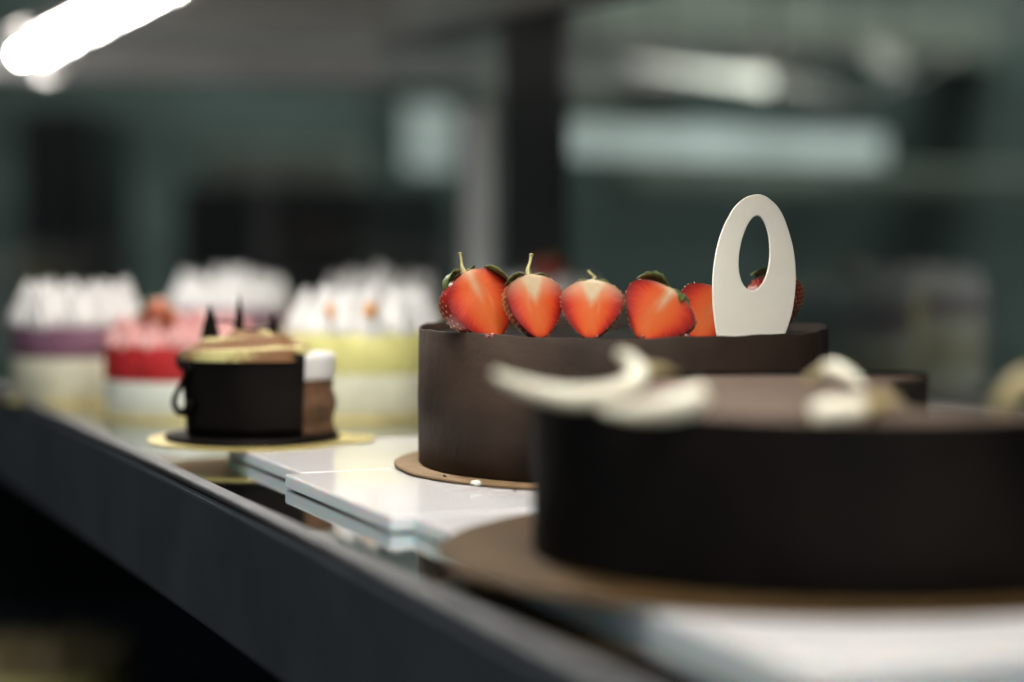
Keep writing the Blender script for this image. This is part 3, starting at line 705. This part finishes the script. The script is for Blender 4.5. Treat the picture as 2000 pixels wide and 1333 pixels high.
rv = cream_cake(355, 1.665, .0585, (('cream_layer', 'palew', .0285), ('red_layer', 'red', .0545)), 0, ((.049, 16, -.001), (.033, 10, .002), (.014, 5, .004)), .0095, .0215, 'pink', 'red and white layered cake with pink piped peaks behind the chocolate cup', 'layer_cake', blabel='gold board under the red and white layered cake', seed=1)
ye = cream_cake(712, 1.665, .0590, (('sponge_layer', 'pale', .034), ('lemon_layer', 'yellow', .063)), 0, ((.047, 15, 0), (.030, 9, .003), (.010, 4, .004)), .0105, .0315, 'cream', 'yellow lemon cake with white piped peaks beside the chocolate cup', 'layer_cake', blabel='gold board under the yellow lemon cake', seed=2)
pu = cream_cake(150, 1.79, .0520, (('sponge_layer', 'pale', .037), ('berry_layer', 'purple', .0625)), 0, ((.041, 11, 0), (.024, 6, .003), (.0, 1, .005)), .0118, .0325, 'cream', 'purple and cream layered cake with white peaks at the far left', 'layer_cake', blabel='gold board under the purple and cream layered cake', seed=3)
pu2 = cream_cake(452, 2.14, .0580, (('sponge_layer', 'pale', .040), ('berry_layer', 'purple', .0600)), 0, ((.046, 12, 0), (.028, 7, .003), (.006, 3, .005)), .0118, .0325, 'cream', 'purple cake with white peaks directly behind the red cake', 'layer_cake', blabel='gold board under the purple cake behind the red cake', seed=4)
ye2 = cream_cake(742, 2.12, .0590, (('sponge_layer', 'pale', .036), ('lemon_layer', 'yellow', .0620)), 0, ((.046, 12, 0), (.028, 7, .003), (.006, 3, .005)), .0118, .0325, 'cream', 'white peaked cake half hidden behind the yellow lemon cake', 'layer_cake', blabel='gold board under the half hidden white peaked cake', seed=5)
wh = cream_cake(1060, 2.02, .0600, (('sponge_layer', 'pale', .036), ('berry_layer', 'purple', .0660)), 0, ((.047, 13, 0), (.028, 8, .0)), .0120, .0300, 'cream', 'white peaked cake crowned with a whole strawberry behind the strawberry row', 'layer_cake', blabel='gold board under the cake crowned with a whole strawberry', seed=6)
strawberry('strawberry', at_d(1060, 572, 2.02), .034, .036, roll=24*D2, yaw=.4, pitch=.1, half=False, group=None, label='whole red strawberry on the white peaked cake behind the strawberry row', seed=8, stem=.006,
    leaves=((1, .1, .014, .005, .9, .5, .3), (-1, .2, .013, .005, .9, .4, .3), (.2, .9, .012, .005, .8, .5, 0), (.2, -.9, .012, .005, .8, .5, 0)))
strawberry('strawberry_half', at_d(352, 640, 1.655), .030, .027, roll=62*D2, yaw=3.3, pitch=.1, half=True, group=None, label='red strawberry half lying among the pink peaks of the red cake', seed=9, core=.3,
    leaves=((1, .1, .010, .004, .9, .3, .3), (-1, .2, .008, .004, .9, .3, .3)))
for px, py, lab in ((722, 606, 'bright orange fruit cube between white peaks of the lemon cake'), (645, 608, 'pale orange fruit cube near the left rim of the lemon cake')):
    o = MB().box(-.0038, .0038, -.003, .003, -.0045, .0045, b=.0012).build('fruit_cube', M['orange']); o.location = at_d(px, py, 1.607); o.rotation_euler = (.3, .4, .6 + px); tag(o, lab, 'fruit cube')
# on the shelf below, in the dark
lo = cream_cake(95, 2.25, .085, (('sponge_layer', 'pale', .040), ('lemon_layer', 'yellow', .0620)), 0, ((.072, 18, 0), (.048, 12, .002), (.02, 5, .002)), .0125, .0300, 'olive', 'shadowed yellow cake with piped peaks tinted dark for shade on the lower shelf', 'layer_cake', z=-.375, blabel='gold board under the shadowed cake on the lower shelf', seed=7)  # cream peaks take the olive tone, shade put into their colour

# crumbs and shavings fallen on the board and trays
rnd = random.Random(5)
for px, py, m, sz in ((930, 944, 'white', .0022), (868, 930, 'dark', .0008), (1005, 958, 'dark', .0007)):
    bm = bmesh.new(); bmesh.ops.create_icosphere(bm, subdivisions=2, radius=1)
    for q in bm.verts: q.co *= rnd.uniform(.65, 1.25)
    me = bpy.data.meshes.new('crumb'); bm.to_mesh(me); bm.free(); me.materials.append(M[m])
    o = bpy.data.objects.new('crumb', me); C.objects.link(o); zb = TZ + (.0022 if 800 < px and py < 962 else 0)
    o.scale = (sz*1.4, sz, sz*.55); o.rotation_euler = (0, 0, rnd.uniform(0, 6)); o.location = on_z(px, py, zb + sz*.4)
    if m == 'dark': tag(o, 'tiny dark chocolate crumb fallen beside the strawberry topped cake', 'crumb', 'dark crumbs beside the strawberry cake')
    elif sz > .002: tag(o, 'small white shaving lying on the board of the strawberry topped cake', 'crumb')
